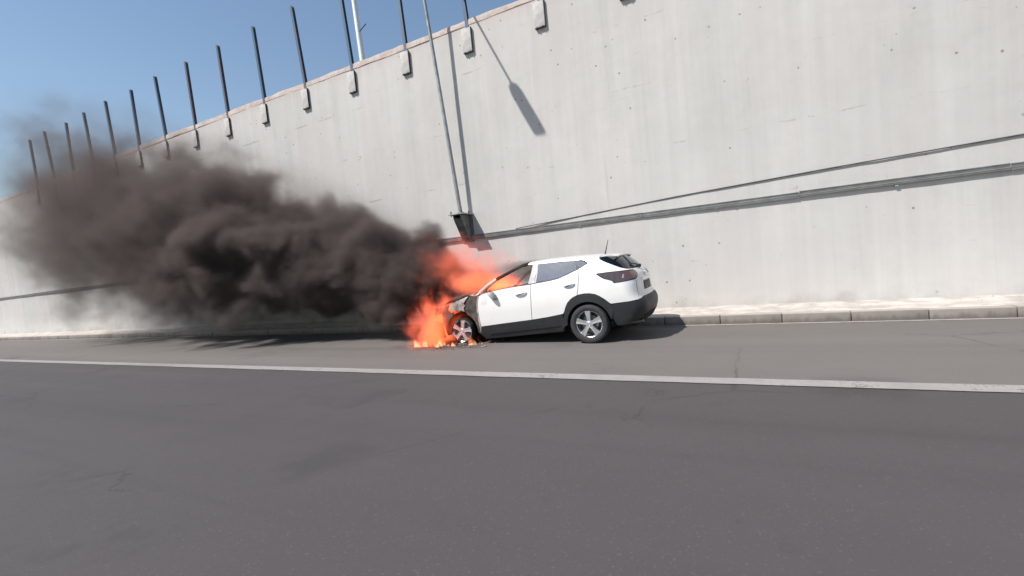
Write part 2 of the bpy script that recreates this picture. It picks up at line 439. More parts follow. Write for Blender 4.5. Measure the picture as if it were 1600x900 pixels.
for k in range(-13, 3):
    if k == 0: lab = 'blue steel fence post on the anchor block just right of the tall lamp pole'
    elif k == -1: lab = 'blue steel fence post on the anchor block nearest left of the lamp pole'
    elif k == 1: lab = 'fence post whose anchor block sits right above the lamp head shadow'
    elif k == 2: lab = 'rightmost fence post, its anchor block cut off by the top of the picture'
    else: lab = '%s blue steel fence post to the left of the lamp pole' % ORD[k]
    make_post(-6.08+2.04*k, lab)

# ---- lamp on a wall bracket
PB = Vector((-6.70, 10.52, 2.93)); PT = Vector((-7.09, 10.21, 10.5))
lamp = empty('street_lamp', (-6.68, WALL_Y, 2.9))
tag(lamp, 'tall thin grey street lamp standing on a steel bracket fixed to the wall', 'street lamp')
inv = Vector(lamp.location)
def L_(p): return tuple(Vector(p)-inv)
mb = MB(); mb.tube([L_(PB), L_(PB.lerp(PT, .5)), L_(PT)], [.052, .046, .038], 14); mb.build('pole', 'galvanised_steel', lamp, 40)
mb = MB(); armend = PT+Vector((-.06, -2.11, .12))
mb.tube([L_(PT-Vector((0, -.02, .05))), L_(PT+Vector((0, -.12, .05))), L_(PT+Vector((0, -.6, .09))), L_(armend)], [.035, .032, .028, .026], 10); mb.build('arm', 'galvanised_steel', lamp, 40)
mb = MB()
A = armend+Vector((0, .06, -.0))
prof = [(.0, .055, .035), (.03, .115, .05), (.14, .155, .06), (.55, .165, .05), (.74, .155, .035), (.77, .13, .018)]
vv_, ff_ = [], []
for d, hw_, hh in prof:
    for a in range(12):
        t_ = 2*math.pi*a/12; vv_.append(L_(A+Vector((hw_*math.copysign(abs(math.cos(t_))**.6, math.cos(t_)), -d, hh*math.sin(t_)))))
for i in range(len(prof)-1):
    for a in range(12): p, q = i*12+a, i*12+(a+1) % 12; ff_.append((p, q, q+12, p+12))
ff_ += [tuple(range(12)), tuple(range(60, 72))]
lh = link('lamp_head', vv_, ff_, 'galvanised_steel', lamp, 45)
MB().box(L_(A+Vector((-.11, -.6, -.066))), L_(A+Vector((.11, -.18, -.05))), .006).build('lamp_glass', 'lamp_glass', lh)
# bracket: top plate, two gussets, back plate, bolts
Z0 = 2.93
mb = MB(); mb.box(L_((-6.88, 10.19, Z0-.03)), L_((-6.44, WALL_Y+.01, Z0)), .003); mb.build('top_plate', 'galvanised_steel', lamp)
for gx_ in (-6.80, -6.58):
    mb = MB(); poly = [(10.27, Z0-.03), (WALL_Y+.01, Z0-.03), (WALL_Y+.01, Z0-.72), (10.62, Z0-.68), (10.31, Z0-.16)]
    mb.prism([(p[0]-inv.y, p[1]-inv.z) for p in poly], 'x', gx_-inv.x, gx_+.02-inv.x); mb.build('gusset', 'bracket_steel', lamp)
mb = MB(); mb.box(L_((-6.86, WALL_Y-.03, Z0-.74)), L_((-6.48, WALL_Y+.012, Z0-.035))); mb.build('back_plate', 'bracket_steel', lamp)
mb = MB(); poly = [(10.31, Z0-.12), (10.335, Z0-.11), (10.61, Z0-.62), (10.59, Z0-.64)]
mb.prism([(p[0]-inv.y, p[1]-inv.z) for p in poly], 'x', -6.779-inv.x, -6.581-inv.x); mb.build('web_plate', 'bracket_steel', lamp)
for bx, by in ((-6.83, 10.25), (-6.83, 10.60), (-6.50, 10.25), (-6.50, 10.60)):
    mb = MB(); mb.tube([L_((bx, by, Z0-.06)), L_((bx, by, Z0+.07))], .016, 8); mb.build('bolt', 'dark_bolt_and_shadow', lamp)
mb = MB(); mb.tube([L_((PB.x, PB.y, Z0)), L_((PB.x, PB.y, Z0+.05))], .085, 16); mb.build('foot_flange', 'galvanised_steel', lamp, 40)

# ---- cable tray and loose cable on the wall
tray = empty('cable_tray', (0, WALL_Y, 2.29)); tag(tray, 'long grey steel cable tray running level along the wall', 'cable tray')
x = -62.0; i = 0
while x < 12:
    L = 3.0; s_ = (-.008, .006, .0, -.004)[i % 4]
    mb = MB(); mb.prism([(-.044, -.045+s_), (-.044, .060+s_), (-.037, .060+s_), (-.037, -.037+s_), (0, -.037+s_), (0, -.045+s_)], 'x', x, x+L-.012)
    mb.prism([(-.050, .048+s_), (-.050, .066+s_), (.0, .066+s_), (.0, .0615+s_), (-.0445, .0615+s_), (-.0445, .048+s_)], 'x', x+.004, x+L-.016)
    mb.build('tray_section', 'tray_steel', tray)
    mb = MB(); mb.box((x+L*.5-.025, -.04, -.075), (x+L*.5+.025, .01, -.048)); mb.build('support_clip', 'galvanised_steel', tray)
    x += L; i += 1
mb = MB(); mb.box((-62, -.048, -.004), (12, -.0445, .008)); mb.build('side_rib', 'galvanised_steel', tray)
cb = [(-5.2, -.05, 2.372), (-4.57, -.03, 2.41), (-3.7, -.016, 2.455), (-2.8, -.014, 2.51), (-1.32, -.014, 2.60), (1.5, -.014, 2.72), (6.0, -.014, 2.86), (12, -.014, 2.97)]
pts = []
for a, b in zip(cb[:-1], cb[1:]):
    for k in range(6): pts.append(Vector(a).lerp(Vector(b), k/6))
pts.append(Vector(cb[-1]))
cable = MB().tube(pts, .012, 7).build('loose_cable', 'cable_rubber', None, 50, (0, WALL_Y, 0))
tag(cable, 'thin dark cable climbing away from the cable tray towards the right', 'cable')

# ---- pale mast behind the wall
mast = empty('pale_mast', (-11.3, 12.6, 7.55)); tag(mast, 'pale slender mast behind the wall top at the far left of the posts', 'mast')
mb = MB(); mb.tube([(0, 0, 0), (-.12, 0, 3.0), (-.22, 0, 6.0)], [.11, .09, .06], 12); mb.build('pole', 'pale_steel', mast, 40)
mb = MB(); mb.box((-.2, -.16, .5), (.02, -.05, 1.25), .02); mb.build('control_box', 'pale_steel', mast, 40)
mb = MB(); mb.tube([(-.2, 0, 2.3), (.35, -.1, 2.45)], .02, 8); mb.build('side_arm', 'blue_steel', mast)

# ================================================================== THE CAR
# local frame: u (rearwards), v (away from the camera), z (up); root at the near rear wheel's level, car centre line
def table(xs, ys):
    xs, ys = np.array(xs, float), np.array(ys, float)
    def fn(x):
        # monotone-ish smooth interpolation: average of shifted linear lookups
        return float(np.mean(np.interp([x-.04, x-.02, x, x+.02, x+.04], xs, ys)))
    return fn
HWZ = table([.10, .22, .32, .5, .75, .95, 1.05, 1.16, 1.3, 1.5, 1.58], [.72, .775, .808, .832, .84, .83, .812, .775, .705, .60, .54])
RZ = table([.15, .30, .42, .55, .65, .72, .82, .95, 1.05, 1.13, 1.19, 1.3, 1.42, 1.50, 1.58], [.78, .90, .98, 1.01, 1.00, .945, .93, .925, .91, .875, .82, .735, .61, .52, .44])
FZ = table([.15, .3, .5, .7, .85, .95, 1.05], [-3.30, -3.44, -3.50, -3.49, -3.42, -3.30, -3.15])
RC, FC = .27, .42
def hwx(u, z):
    h = HWZ(z)
    if u > -.2: h -= .075*min(1, (u+.2)/1.0)**2
    if u < -2.5: h -= .06*min(1, (-2.5-u)/.6)**2
    return h
def tcen(z, off=0.0):
    uc = RZ(z)-RC; return uc+RC*math.pi/2+hwx(uc, z)-RC
def tfront(z):
    uc = FZ(z)+FC; return uc-FC*math.pi/2-(hwx(uc, z)-FC)
def wrap(t, z, off=0.0):
    """point on the near side of the body skin; t runs along the side and round both ends"""
    ur, uf = RZ(z)-RC, FZ(z)+FC
    if t > ur:
        h0 = hwx(ur, z); s = t-ur; r = RC+off; th = s/RC
        if th < math.pi/2: return (ur+r*math.sin(th), -(h0-RC+r*math.cos(th)), z)
        y = -(h0-RC)+(s-RC*math.pi/2); y = min(y, 0.0)
        return (ur+r+.035*(1-(y/(h0-RC))**2), y, z)
    if t < uf:
        h0 = hwx(uf, z); s = uf-t; r = FC+off; th = s/FC
        if th < math.pi/2: return (uf-r*math.sin(th), -(h0-FC+r*math.cos(th)), z)
        y = min(-(h0-FC)+(s-FC*math.pi/2), 0.0)
        return (uf-r-.05*(1-(y/(h0-FC))**2), y, z)
    return (t, -(hwx(t, z)+off), z)
def inside(p, poly):
    c = False; n = len(poly); x, y = p
    for i in range(n):
        x1, y1 = poly[i]; x2, y2 = poly[(i+1) % n]
        if (y1 > y) != (y2 > y) and x < (x2-x1)*(y-y1)/(y2-y1)+x1: c = not c
    return c
def edist(p, poly):
    p = np.array(p); best = 9
    for i in range(len(poly)):
        a, b = np.array(poly[i]), np.array(poly[(i+1) % len(poly)]); d = b-a
        t = np.clip(np.dot(p-a, d)/max(1e-9, np.dot(d, d)), 0, 1); best = min(best, np.linalg.norm(p-a-d*t))
    return best
def chaikin(poly, n):
    for _ in range(n):
        out = []
        for i in range(len(poly)):
            a, b = poly[i], poly[(i+1) % len(poly)]
            out += [(a[0]*.75+b[0]*.25, a[1]*.75+b[1]*.25), (a[0]*.25+b[0]*.75, a[1]*.25+b[1]*.75)]
        poly = out
    return poly
def tri(poly, res):
    pts = []
    for i in range(len(poly)):
        a, b = poly[i], poly[(i+1) % len(poly)]; L = math.hypot(b[0]-a[0], b[1]-a[1]); n = max(1, int(round(L/res)))
        for k in range(n): pts.append((a[0]+(b[0]-a[0])*k/n, a[1]+(b[1]-a[1])*k/n))
    nb = len(pts); x0, x1 = min(p[0] for p in pts), max(p[0] for p in pts); y0, y1 = min(p[1] for p in pts), max(p[1] for p in pts)
    y = y0+res*.5; row = 0
    while y < y1:
        x = x0+res*(.5 if row % 2 else .0)
        while x < x1:
            if inside((x, y), poly) and edist((x, y), poly) > res*.45: pts.append((x, y))
            x += res
        y += res*.87; row += 1
    r = delaunay_2d_cdt([Vector(p) for p in pts], [], [list(range(nb))], 1, 1e-6)
    return [tuple(p) for p in r[0]], [tuple(q) for q in r[2]]
def panel(name, poly, mat, parent, side=-1, off=0.0, thick=.014, res=.06, rnd=0, both=False, warp=0.0, smooth=38):
    """a body panel: a polygon in (t, z) laid on the body skin with real thickness"""
    if rnd: poly = chaikin(poly, rnd)
    P, T = tri(poly, res); n = len(P)
    rg = random.Random(name)
    jit = [warp*(math.sin(p[0]*23+p[1]*9)+math.sin(p[1]*31-p[0]*11))*.5+rg.uniform(-.25, .25)*warp for p in P]
    o = [wrap(p[0], p[1], off+j) for p, j in zip(P, jit)]; q = [wrap(p[0], p[1], off+j-thick) for p, j in zip(P, jit)]
    cnt = {}
    for t in T:
        for a, b in ((t[0], t[1]), (t[1], t[2]), (t[2], t[0])): cnt[(min(a, b), max(a, b))] = cnt.get((min(a, b), max(a, b)), 0)+1
    V = o+q; Fs = list(T)+[tuple(i+n for i in reversed(t)) for t in T]+[(a, b, b+n, a+n) for (a, b), c in cnt.items() if c == 1]
    if both:
        k = len(V); V = V+[(x, -y, z) for x, y, z in V]; Fs = Fs+[tuple(i+k for i in reversed(t)) for t in Fs]
    elif side > 0: V = [(x, -y, z) for x, y, z in V]
    return link(name, V, Fs, mat, parent, smooth)

CAR_X, CAR_Y = -2.516, 7.63+.835
car = empty('car', (CAR_X, CAR_Y, 0)); car.rotation_euler = (0, rad(-3.0), 0)
tag(car, 'white crossover car with its front end on fire, stopped against the kerb', 'car')

def arc(cx, cz, r, a0, a1, n): return [(cx+r*math.cos(rad(a0+(a1-a0)*i/n)), cz+r*math.sin(rad(a0+(a1-a0)*i/n))) for i in range(n+1)]
arch_out = [(-.395, .50), (-.37, .58), (-.345, .65), (-.29, .74), (-.22, .80), (-.15, .835), (-.06, .862), (.04, .870), (.14, .860), (.23, .835), (.29, .80), (.33, .77), (.38, .73), (.42, .69), (.465, .645)]
RH = (.044, .341); FH = (-2.598, .405)
for sd in (-1, 1):
    nm = {-1: 'near', 1: 'far'}[sd]
    # --- doors
    fd = [(-2.125, .462), (-1.71, .482), (-1.027, .508), (-1.02, .60), (-.995, .85), (-.985, 1.0), (-.975, 1.145), (-1.30, 1.14), (-1.67, 1.122), (-1.99, 1.09), (-2.09, 1.055), (-2.135, .90), (-2.142, .70)]
    d1 = panel('front_door', fd, 'paint', car, sd, thick=.03)
    rd = [(-1.015, .509), (-.70, .53), (-.405, .562), (-.375, .60), (-.35, .66), (-.295, .75), (-.225, .81), (-.155, .845), (-.105, .86), (-.07, .99), (-.055, 1.15), (-.058, 1.300), (-.25, 1.235), (-.42, 1.186), (-.60, 1.166), (-.963, 1.148), (-.973, 1.0), (-.983, .85), (-1.008, .60)]
    d2 = panel('rear_door', rd, 'paint', car, sd, thick=.03)
    for d, (u0, u1, z0, z1) in ((d1, (-1.29, -1.06, .995, 1.018)), (d2, (-.325, -.12, 1.045, 1.068))):
        pts = []
        for k in range(9):
            a = k/8; u = u0+(u1-u0)*a; z = z0+(z1-z0)*a+.006*math.sin(a*math.pi); p = wrap(u, z, .012+.028*math.sin(a*math.pi)**.6)
            pts.append((p[0], p[1]*(-sd), p[2]))
        MB().tube(pts, [.010, .014, .016, .016, .016, .016, .016, .014, .010], 8).build('handle', 'paint', d, 50)
        panel('handle_recess', chaikin([(u0+.04, z0-.019), (u1-.05, z1-.018), (u1-.035, z1+.002), (u0+.03, z0-.004)], 2), 'black_plastic', d, sd, off=.0035, thick=.006, res=.03)  # flat dark patch for the shade in the hollow under the handle
    # belt trim and inner door skins
    panel('belt_trim', [(-1.985, 1.094), (-1.67, 1.126), (-1.3, 1.145), (-.975, 1.150), (-.60, 1.170), (-.42, 1.190), (-.25, 1.240), (-.06, 1.306), (-.055, 1.318), (-.25, 1.255), (-.42, 1.204), (-.6, 1.184), (-.975, 1.165), (-1.3, 1.160), (-1.67, 1.142), (-1.97, 1.108)], 'black_plastic', car, sd, off=-.004, thick=.03)
    panel('door_lining', [(-2.10, .40), (-.42, .40), (-.40, .62), (-.30, .80), (-.08, .90), (.60, 1.0), (.66, 1.14), (.3, 1.28), (-.06, 1.28), (-.25, 1.215), (-.42, 1.17), (-.97, 1.13), (-1.67, 1.10), (-2.05, 1.06)], 'inner_dark', car, sd, off=-.045, thick=.02, res=.12)
    # --- rear quarter
    rq = [(-.045, 1.312), (.02, 1.335), (.11, 1.378), (.115, 1.395), (.055, 1.440), (.0, 1.462), (.0, 1.492), (.15, 1.488), (.31, 1.475), (.325, 1.425), (.40, 1.375), (.50, 1.325), (.60, 1.275), (.69, 1.232), (.80, 1.200), (.93, 1.19),
          (.93, 1.178), (.65, 1.186), (.50, 1.192), (.285, 1.192), (.265, 1.178), (.33, 1.125), (.40, 1.082), (.53, 1.036), (.56, .990), (.75, .998), (.955, 1.012), (.955, .675), (.77, .662), (.468, .655), (.42, .70), (.38, .74), (.33, .78), (.29, .81), (.23, .845), (.14, .87), (.04, .88), (-.06, .872), (-.092, .868), (-.058, .99), (-.042, 1.15)]
    panel('rear_quarter_panel', rq, 'paint', car, sd, thick=.02, res=.05)
    # --- glass
    gl = panel('rear_door_window', [(-.865, 1.176), (-.60, 1.188), (-.42, 1.208), (-.25, 1.258), (-.085, 1.312), (-.115, 1.40), (-.155, 1.462), (-.35, 1.478), (-.60, 1.487), (-.845, 1.494)], 'side_glass', car, sd, off=-.012, thick=.006, res=.09)
    panel('quarter_window', [(-.055, 1.325), (.02, 1.348), (.09, 1.380), (.09, 1.392), (.035, 1.432), (-.03, 1.448), (-.115, 1.458), (-.085, 1.40)], 'side_glass', car, sd, off=-.010, thick=.006, res=.06)
    panel('window_divider', [(-.085, 1.300), (-.055, 1.312), (-.085, 1.40), (-.118, 1.462), (-.155, 1.466), (-.115, 1.40)], 'black_plastic', car, sd, off=-.004, thick=.02, res=.05)
    bp = panel('door_pillar', [(-1.03, 1.158), (-.868, 1.166), (-.848, 1.33), (-.848, 1.505), (-.955, 1.51), (-.985, 1.34)], 'mirror_grey', car, sd, off=-.006, thick=.03, res=.07)
    panel('pillar_trim', [(-.945, 1.168), (-.905, 1.168), (-.882, 1.34), (-.878, 1.50), (-.90, 1.50), (-.912, 1.34)], 'chrome', bp, sd, off=.001, thick=.008, res=.07)
    panel('roof_rail', [(-1.06, 1.515), (-.87, 1.502), (-.60, 1.492), (-.35, 1.483), (-.14, 1.468), (-.002, 1.462), (-.002, 1.494), (-.35, 1.515), (-.87, 1.538), (-1.04, 1.548)], 'paint', car, sd, off=0, thick=.02, res=.06)
    # --- plastic cladding
    panel('sill_cladding', [(-2.13, .448), (-1.71, .472), (-1.03, .498), (-.415, .548), (-.40, .45), (-.41, .33), (-.46, .245), (-1.2, .225), (-2.08, .205), (-2.16, .30)], 'black_plastic', car, sd, off=.012, thick=.03, res=.08)
    panel('sill_strip', [(-1.95, .300), (-.50, .345), (-.50, .368), (-1.95, .322)], 'black_plastic', car, sd, off=.022, thick=.012, res=.08)
    ri = arc(RH[0], RH[1], .392, 8, 178, 22)
    panel('rear_arch_trim', [(-.41, .33)]+arch_out+[(.50, .56), (.46, .40)]+ri, 'black_plastic', car, sd, off=.016, thick=.035, res=.05)
    # --- wheel housings
    for (hu, hz), rr in ((RH, .405), (FH, .37)):
        n = 18; vv2, ff2 = [], []
        for i in range(n+1):
            a = rad(-12+204*i/n)
            for y in (-.80, -.42): vv2.append((hu+rr*math.cos(a), y*(-sd), hz+rr*math.sin(a)))
        for i in range(n): ff2.append((2*i, 2*i+1, 2*i+3, 2*i+2))
        ff2.append(tuple(2*i+1 for i in range(n+1)))
        link('wheel_housing', vv2, ff2, 'inner_dark', car)
    # --- burnt front end
    fi = arc(FH[0], FH[1], .345, -5, 80, 10)
    panel('burnt_fender', [(-2.155, .30), (-2.150, .70), (-2.145, .90), (-2.11, 1.062), (-2.25, 1.075), (-2.42, 1.065), (-2.47, .93), (-2.45, .83)]+[p for p in reversed(arc(FH[0], FH[1], .37, -8, 62, 8))], 'burnt_metal', car, sd, off=-.02, thick=.02, res=.05, warp=.012)
    panel('scorched_fender', [(-2.80, .955), (-2.60, 1.015), (-2.34, 1.078), (-2.40, 1.02), (-2.46, .945), (-2.43, .90), (-2.47, .855), (-2.44, .78), (-2.53, .825), (-2.60, .80), (-2.72, .83), (-2.83, .86)], 'scorched_paint', car, sd, off=.0, thick=.012, res=.04, warp=.014)
    panel('fender_remnant', [(-2.86, .945), (-2.88, .84), (-2.82, .79), (-2.72, .79)]+arc(FH[0], FH[1], .36, 112, 178, 8)+[(-3.0, .36), (-3.06, .62), (-3.05, .80), (-2.98, .93)], 'burnt_metal', car, sd, off=-.012, thick=.02, res=.06, warp=.018)
    panel('door_edge_strip', [(-2.165, .36), (-2.135, .35), (-2.128, .46), (-2.148, .70), (-2.140, .90), (-2.10, 1.05), (-2.118, 1.06), (-2.162, .90), (-2.168, .70)], 'scorched_paint', car, sd, off=.004, thick=.02, res=.05, warp=.004)
    panel('headlight', [(-3.42, .86), (-3.06, .93), (-3.0, .86), (-3.10, .78), (-3.42, .74), (-3.62, .76), (-3.60, .83)], 'charred_plastic', car, sd, off=.004, thick=.03, res=.07, warp=.012)
    # --- tail light
    tl = panel('taillight', [(.275, 1.180), (.36, 1.184), (.50, 1.183), (.65, 1.176), (.85, 1.168), (1.02, 1.150), (1.085, 1.118), (1.07, 1.070), (.95, 1.035), (.76, 1.008), (.572, .998), (.545, 1.034), (.405, 1.092)], 'lens', car, sd, off=.008, thick=.03, res=.05, rnd=1)
    panel('lamp_divider', [(.70, 1.06), (.725, 1.06), (.735, 1.12), (.715, 1.125)], 'mirror_grey', tl, sd, off=.0105, thick=.006, res=.04)
# --- rear end, whole width
def both(name, half, mat, **k): return panel(name, half, mat, car, both=True, **k)
rows = [.675, .72, .80, .90, 1.00, 1.10, 1.17]
tgp = [(.968, .682), (.968, 1.018), (1.06, 1.045), (1.092, 1.075), (1.105, 1.12), (1.03, 1.162), (.945, 1.178), (.945, 1.19)]+[(tcen(1.19), 1.19)]+[(tcen(z), z) for z in (1.12, 1.02, .92, .82, .74)]+[(tcen(.682), .682)]
tg = both('tailgate', tgp, 'paint', thick=.02, res=.055)
both('plate_recess', [(tcen(.86)-.30, .80), (tcen(.86), .80), (tcen(.93), .95), (tcen(.93)-.28, .95)], 'black_plastic', off=.003, thick=.012).parent = tg
both('number_plate', [(tcen(.86)-.25, .815), (tcen(.86), .815), (tcen(.90), .915), (tcen(.90)-.25, .915)], 'plate_dark', off=.010, thick=.006).parent = tg
both('tailgate_bar', [(tcen(.98)-.34, .972), (tcen(.98), .972), (tcen(1.0), 1.012), (tcen(1.0)-.34, 1.012)], 'chrome', off=.02, thick=.02).parent = tg
mb = MB(); pc = wrap(tcen(1.08), 1.08, .012); mb.tube([(pc[0]-.01, 0, 1.085), (pc[0]+.012, 0, 1.085)], .055, 20); mb.build('badge', 'chrome', tg, 40)
bt = [(.472, .638), (.62, .645), (.77, .650), (.90, .655), (.98, .672), (1.06, .70), (1.16, .705), (tcen(.705), .705)]+[(tcen(z), z) for z in (.60, .50, .42)]+[(tcen(.36), .36), (1.05, .36), (.85, .325), (.66, .27), (.52, .27), (.475, .40), (.50, .56)]
both('rear_bumper', bt, 'black_plastic', off=.014, thick=.03, res=.06)
both('bumper_diffuser', [(1.0, .40), (1.2, .41), (tcen(.42), .42), (tcen(.33), .30), (1.1, .29)], 'inner_dark', off=.02, thick=.02, res=.07)
rw_ = [(.345, 1.425), (.42, 1.375), (.52, 1.322), (.62, 1.272), (.71, 1.232), (.82, 1.205), (1.0, 1.200), (tcen(1.2), 1.200), (tcen(1.28), 1.28), (tcen(1.36), 1.36), (tcen(1.45), 1.45), (.60, 1.462), (.335, 1.465)]
both('rear_window', rw_, 'rear_glass', off=-.004, thick=.008, res=.06)
wp = MB(); a0 = wrap(tcen(1.22), 1.215, .02); a1 = wrap(tcen(1.26)-.34, 1.27, .018)
wp.tube([(a0[0]+.01, .0, a0[2]), tuple(Vector(a0).lerp(Vector(a1), .5)+Vector((.012, 0, .015))), a1], .011, 6); wp.box((a0[0]-.03, -.04, a0[2]-.03), (a0[0]+.03, .04, a0[2]+.03), .01); wp.build('rear_wiper', 'black_plastic', car)
# --- roof, spoiler, antenna
def roofz(u): return float(np.interp(u, [-1.25, -.98, -.7, -.36, .05, .31, .45], [1.560, 1.578, 1.578, 1.562, 1.538, 1.510, 1.488]))
def edgez(u): return float(np.interp(u, [-1.25, -1.04, -.87, -.35, 0, .31, .45], [1.535, 1.545, 1.537, 1.513, 1.492, 1.473, 1.455]))
def skin(name, us, zc, ze, wid, mat, thick=.02, nv=25, warp=0.0, parent=car, pw=3.2):
    rg = random.Random(name); V, V2, Fs = [], [], []; n = nv
    for u in us:
        for j in range(n):
            y = -1+2*j/(n-1); w_ = wid(u); z = ze(u)+(zc(u)-ze(u))*(1-abs(y)**pw)+warp*(math.sin(u*17+y*7)+rg.uniform(-.6, .6))
            V.append((u, y*w_, z)); V2.append((u, y*w_*.985, z-thick))
    m = len(us)
    for i in range(m-1):
        for j in range(n-1): a = i*n+j; Fs.append((a, a+1, a+n+1, a+n)); Fs.append(tuple(k+m*n for k in (a, a+n, a+n+1, a+1)))
    rim = [j for j in range(n)]+[i*n+n-1 for i in range(1, m)]+[(m-1)*n+j for j in range(n-2, -1, -1)]+[i*n for i in range(m-2, 0, -1)]
    for a, b in zip(rim, rim[1:]+rim[:1]): Fs.append((a, b, b+m*n, a+m*n))
    return link(name, V+V2, Fs, mat, parent, 45)
skin('roof', list(np.linspace(-1.04, .33, 22)), roofz, lambda u: edgez(u)+.001, lambda u: hwx(u, edgez(u))+.002, 'paint')
skin('charred_roof_edge', list(np.linspace(-1.24, -1.047, 7)), lambda u: roofz(u)-.004, lambda u: edgez(u)-.006, lambda u: hwx(u, edgez(u))*.985, 'charred_plastic', .035, 15, .012)
sp = skin('spoiler', list(np.linspace(.338, .62, 8)), lambda u: float(np.interp(u, [.338, .62], [1.504, 1.462])), lambda u: float(np.interp(u, [.338, .62], [1.466, 1.440])), lambda u: .575-.05*(u-.33)/.29-.25*max(0, (u-.52))**1.0, 'paint', .022)
mb = MB()
for sd in (-1, 1):
    vv3 = []; prof = [(.335, 1.462), (.335, 1.424), (.42, 1.370), (.50, 1.360), (.60, 1.405), (.625, 1.440)]
    for off in (0, .03): vv3 += [(u, sd*(.560-.05*(u-.33)-off+.02*(1.46-z)*6), z) for u, z in prof]
    n = len(prof); ff3 = [tuple(range(n)), tuple(range(2*n-1, n-1, -1))]+[(i, (i+1) % n, n+(i+1) % n, n+i) for i in range(n)]
    link('spoiler_fin', vv3, ff3, 'spoiler_dark_shade', sp)
mb = MB(); mb.box((.40, -.28, 1.425), (.585, .28, 1.440), .004); mb.build('spoiler_underside', 'spoiler_dark_shade', sp)  # underside of the white spoiler, its shade painted as a dark colour
mb = MB(); mb.tube([(.27, 0, 1.515), (.285, 0, 1.555), (.36, 0, 1.765)], [.016, .010, .005], 8); mb.build('antenna', 'black_plastic', car)
# --- burnt hood, front bumper, grille, pillars
def hz(u): return float(np.interp(u, [-3.38, -3.2, -2.82, -2.36, -2.06], [.93, 1.0, 1.065, 1.125, 1.15]))
def hze(u): return float(np.interp(u, [-3.38, -3.2, -2.82, -2.36, -2.06], [.90, .935, 1.00, 1.085, 1.10]))
skin('hood', list(np.linspace(-3.36, -2.14, 18)), hz, hze, lambda u: hwx(max(u, -2.9), .95)-.055-max(0, -2.9-u)*.30, 'charred_plastic', .025, 17, .012)
both('front_bumper', [(-3.06, .60), (-3.06, .28), (-3.5, .24)]+[(tfront(.24), .24), (tfront(.36), .36), (tfront(.46), .46)]+[(tfront(.55), .55), (-3.55, .60), (-3.3, .64)], 'charred_plastic', off=.01, thick=.03, res=.09, warp=.02)
both('grille', [(-3.64, .74), (tfront(.74), .74), (tfront(.84), .84), (-3.60, .86)], 'charred_plastic', off=.012, thick=.03, res=.08, warp=.01)
for sd in (-1, 1):
    def S(u, z, o=0): p = wrap(u, z, o); return (p[0], p[1]*(-sd), p[2])
    mb = MB(); mb.tube([S(-2.08, 1.10, -.03), S(-1.92, 1.22, -.03), S(-1.73, 1.325, -.03)], [.050, .042, .034], 8); mb.build('windscreen_pillar_base', 'ash', car, 50)
    mb = MB(); mb.tube([S(-1.73, 1.325, -.03), S(-1.45, 1.43, -.035), S(-1.20, 1.515, -.03), S(-1.05, 1.535, -.02)], [.034, .028, .028, .034], 8); mb.build('windscreen_pillar', 'charred_plastic', car, 50)
# torn scraps at the base of the pillar
for k, (u, z, a, s_) in enumerate(((-2.16, 1.09, .3, .15), (-2.02, 1.17, 1.0, .17), (-2.25, 1.09, -.2, .14), (-1.93, 1.10, 1.5, .11))):
    p = wrap(u, z, .0); n = 6; vv4 = []
    for i in range(n):
        t_ = 2*math.pi*i/n; r = s_*(.55+.45*random.random())
        vv4.append((p[0]+r*math.cos(t_)*math.cos(a)*.9, p[1]+.02*math.sin(2*t_)+.02, p[2]+r*math.cos(t_)*math.sin(a)*.7+r*.28*math.sin(t_)))
    vv4 += [(x, y+.012, z) for x, y, z in vv4]
    link('torn_scrap', vv4, [tuple(range(n)), tuple(range(2*n-1, n-1, -1))]+[(i, (i+1) % n, n+(i+1) % n, n+i) for i in range(n)], 'ash' if k != 3 else 'charred_plastic', car)
# hanging mirror
pm = wrap(-1.80, 1.08, 0)
vv5 = []; mp = [(-1.875, 1.105), (-1.80, 1.115), (-1.735, 1.105), (-1.690, 1.02), (-1.675, .965), (-1.690, .940), (-1.725, .945), (-1.79, .995), (-1.845, 1.06)]
for o, sc in ((.02, .8), (.05, 1.0), (.10, .95), (.125, .7)):
    cxm, czm = -1.77, 1.03; vv5 += [(cxm+(u-cxm)*sc, pm[1]-o, czm+(z-czm)*sc) for u, z in mp]
n = len(mp); ff5 = [tuple(range(n)), tuple(range(4*n-1, 3*n-1, -1))]
for k in range(3): ff5 += [(k*n+i, k*n+(i+1) % n, (k+1)*n+(i+1) % n, (k+1)*n+i) for i in range(n)]
mir = link('wing_mirror', vv5, ff5, 'mirror_grey', car, 50); mir['label'] = 'melted grey wing mirror hanging from the front door'
MB().tube([(-1.86, pm[1]+.04, 1.12), (-1.83, pm[1]-.05, 1.09)], .025, 8).build('mirror_arm', 'charred_plastic', mir)
# --- underbody and cabin
mb = MB(); mb.box((-3.2, -.44, .20), (.80, .44, .32), .02); mb.box((-2.1, -.72, .215), (-.45, .72, .33), .02); mb.build('underbody', 'inner_dark', car)
mb = MB(); mb.box((-3.15, -.42, .33), (-2.2, .42, .92), .04); mb.build('engine_block', 'burnt_metal', car)
mb = MB(); mb.box((-2.20, -.72, .33), (-2.13, .72, 1.02)); mb.build('bulkhead', 'inner_dark', car)
mb = MB(); mb.tube([(.30, -.45, .30), (.62, -.45, .26), (.90, -.45, .28)], .035, 10); mb.build('exhaust_pipe', 'brake_metal', car, 40)
mb = MB(); prof = [(-2.10, .75), (-2.10, 1.08), (-1.90, 1.10), (-1.72, 1.06), (-1.66, .95), (-1.74, .80), (-1.90, .70)]
mb.prism([(a, b) for a, b in prof], 'y', -.70, .70); mb.build('dashboard', 'charred_plastic', car)
mb = MB(); pts = [(-1.55+.05*math.sin(a), -.36+.17*math.cos(a), .98+.17*math.sin(a)) for a in np.linspace(0, 2*math.pi, 22)]
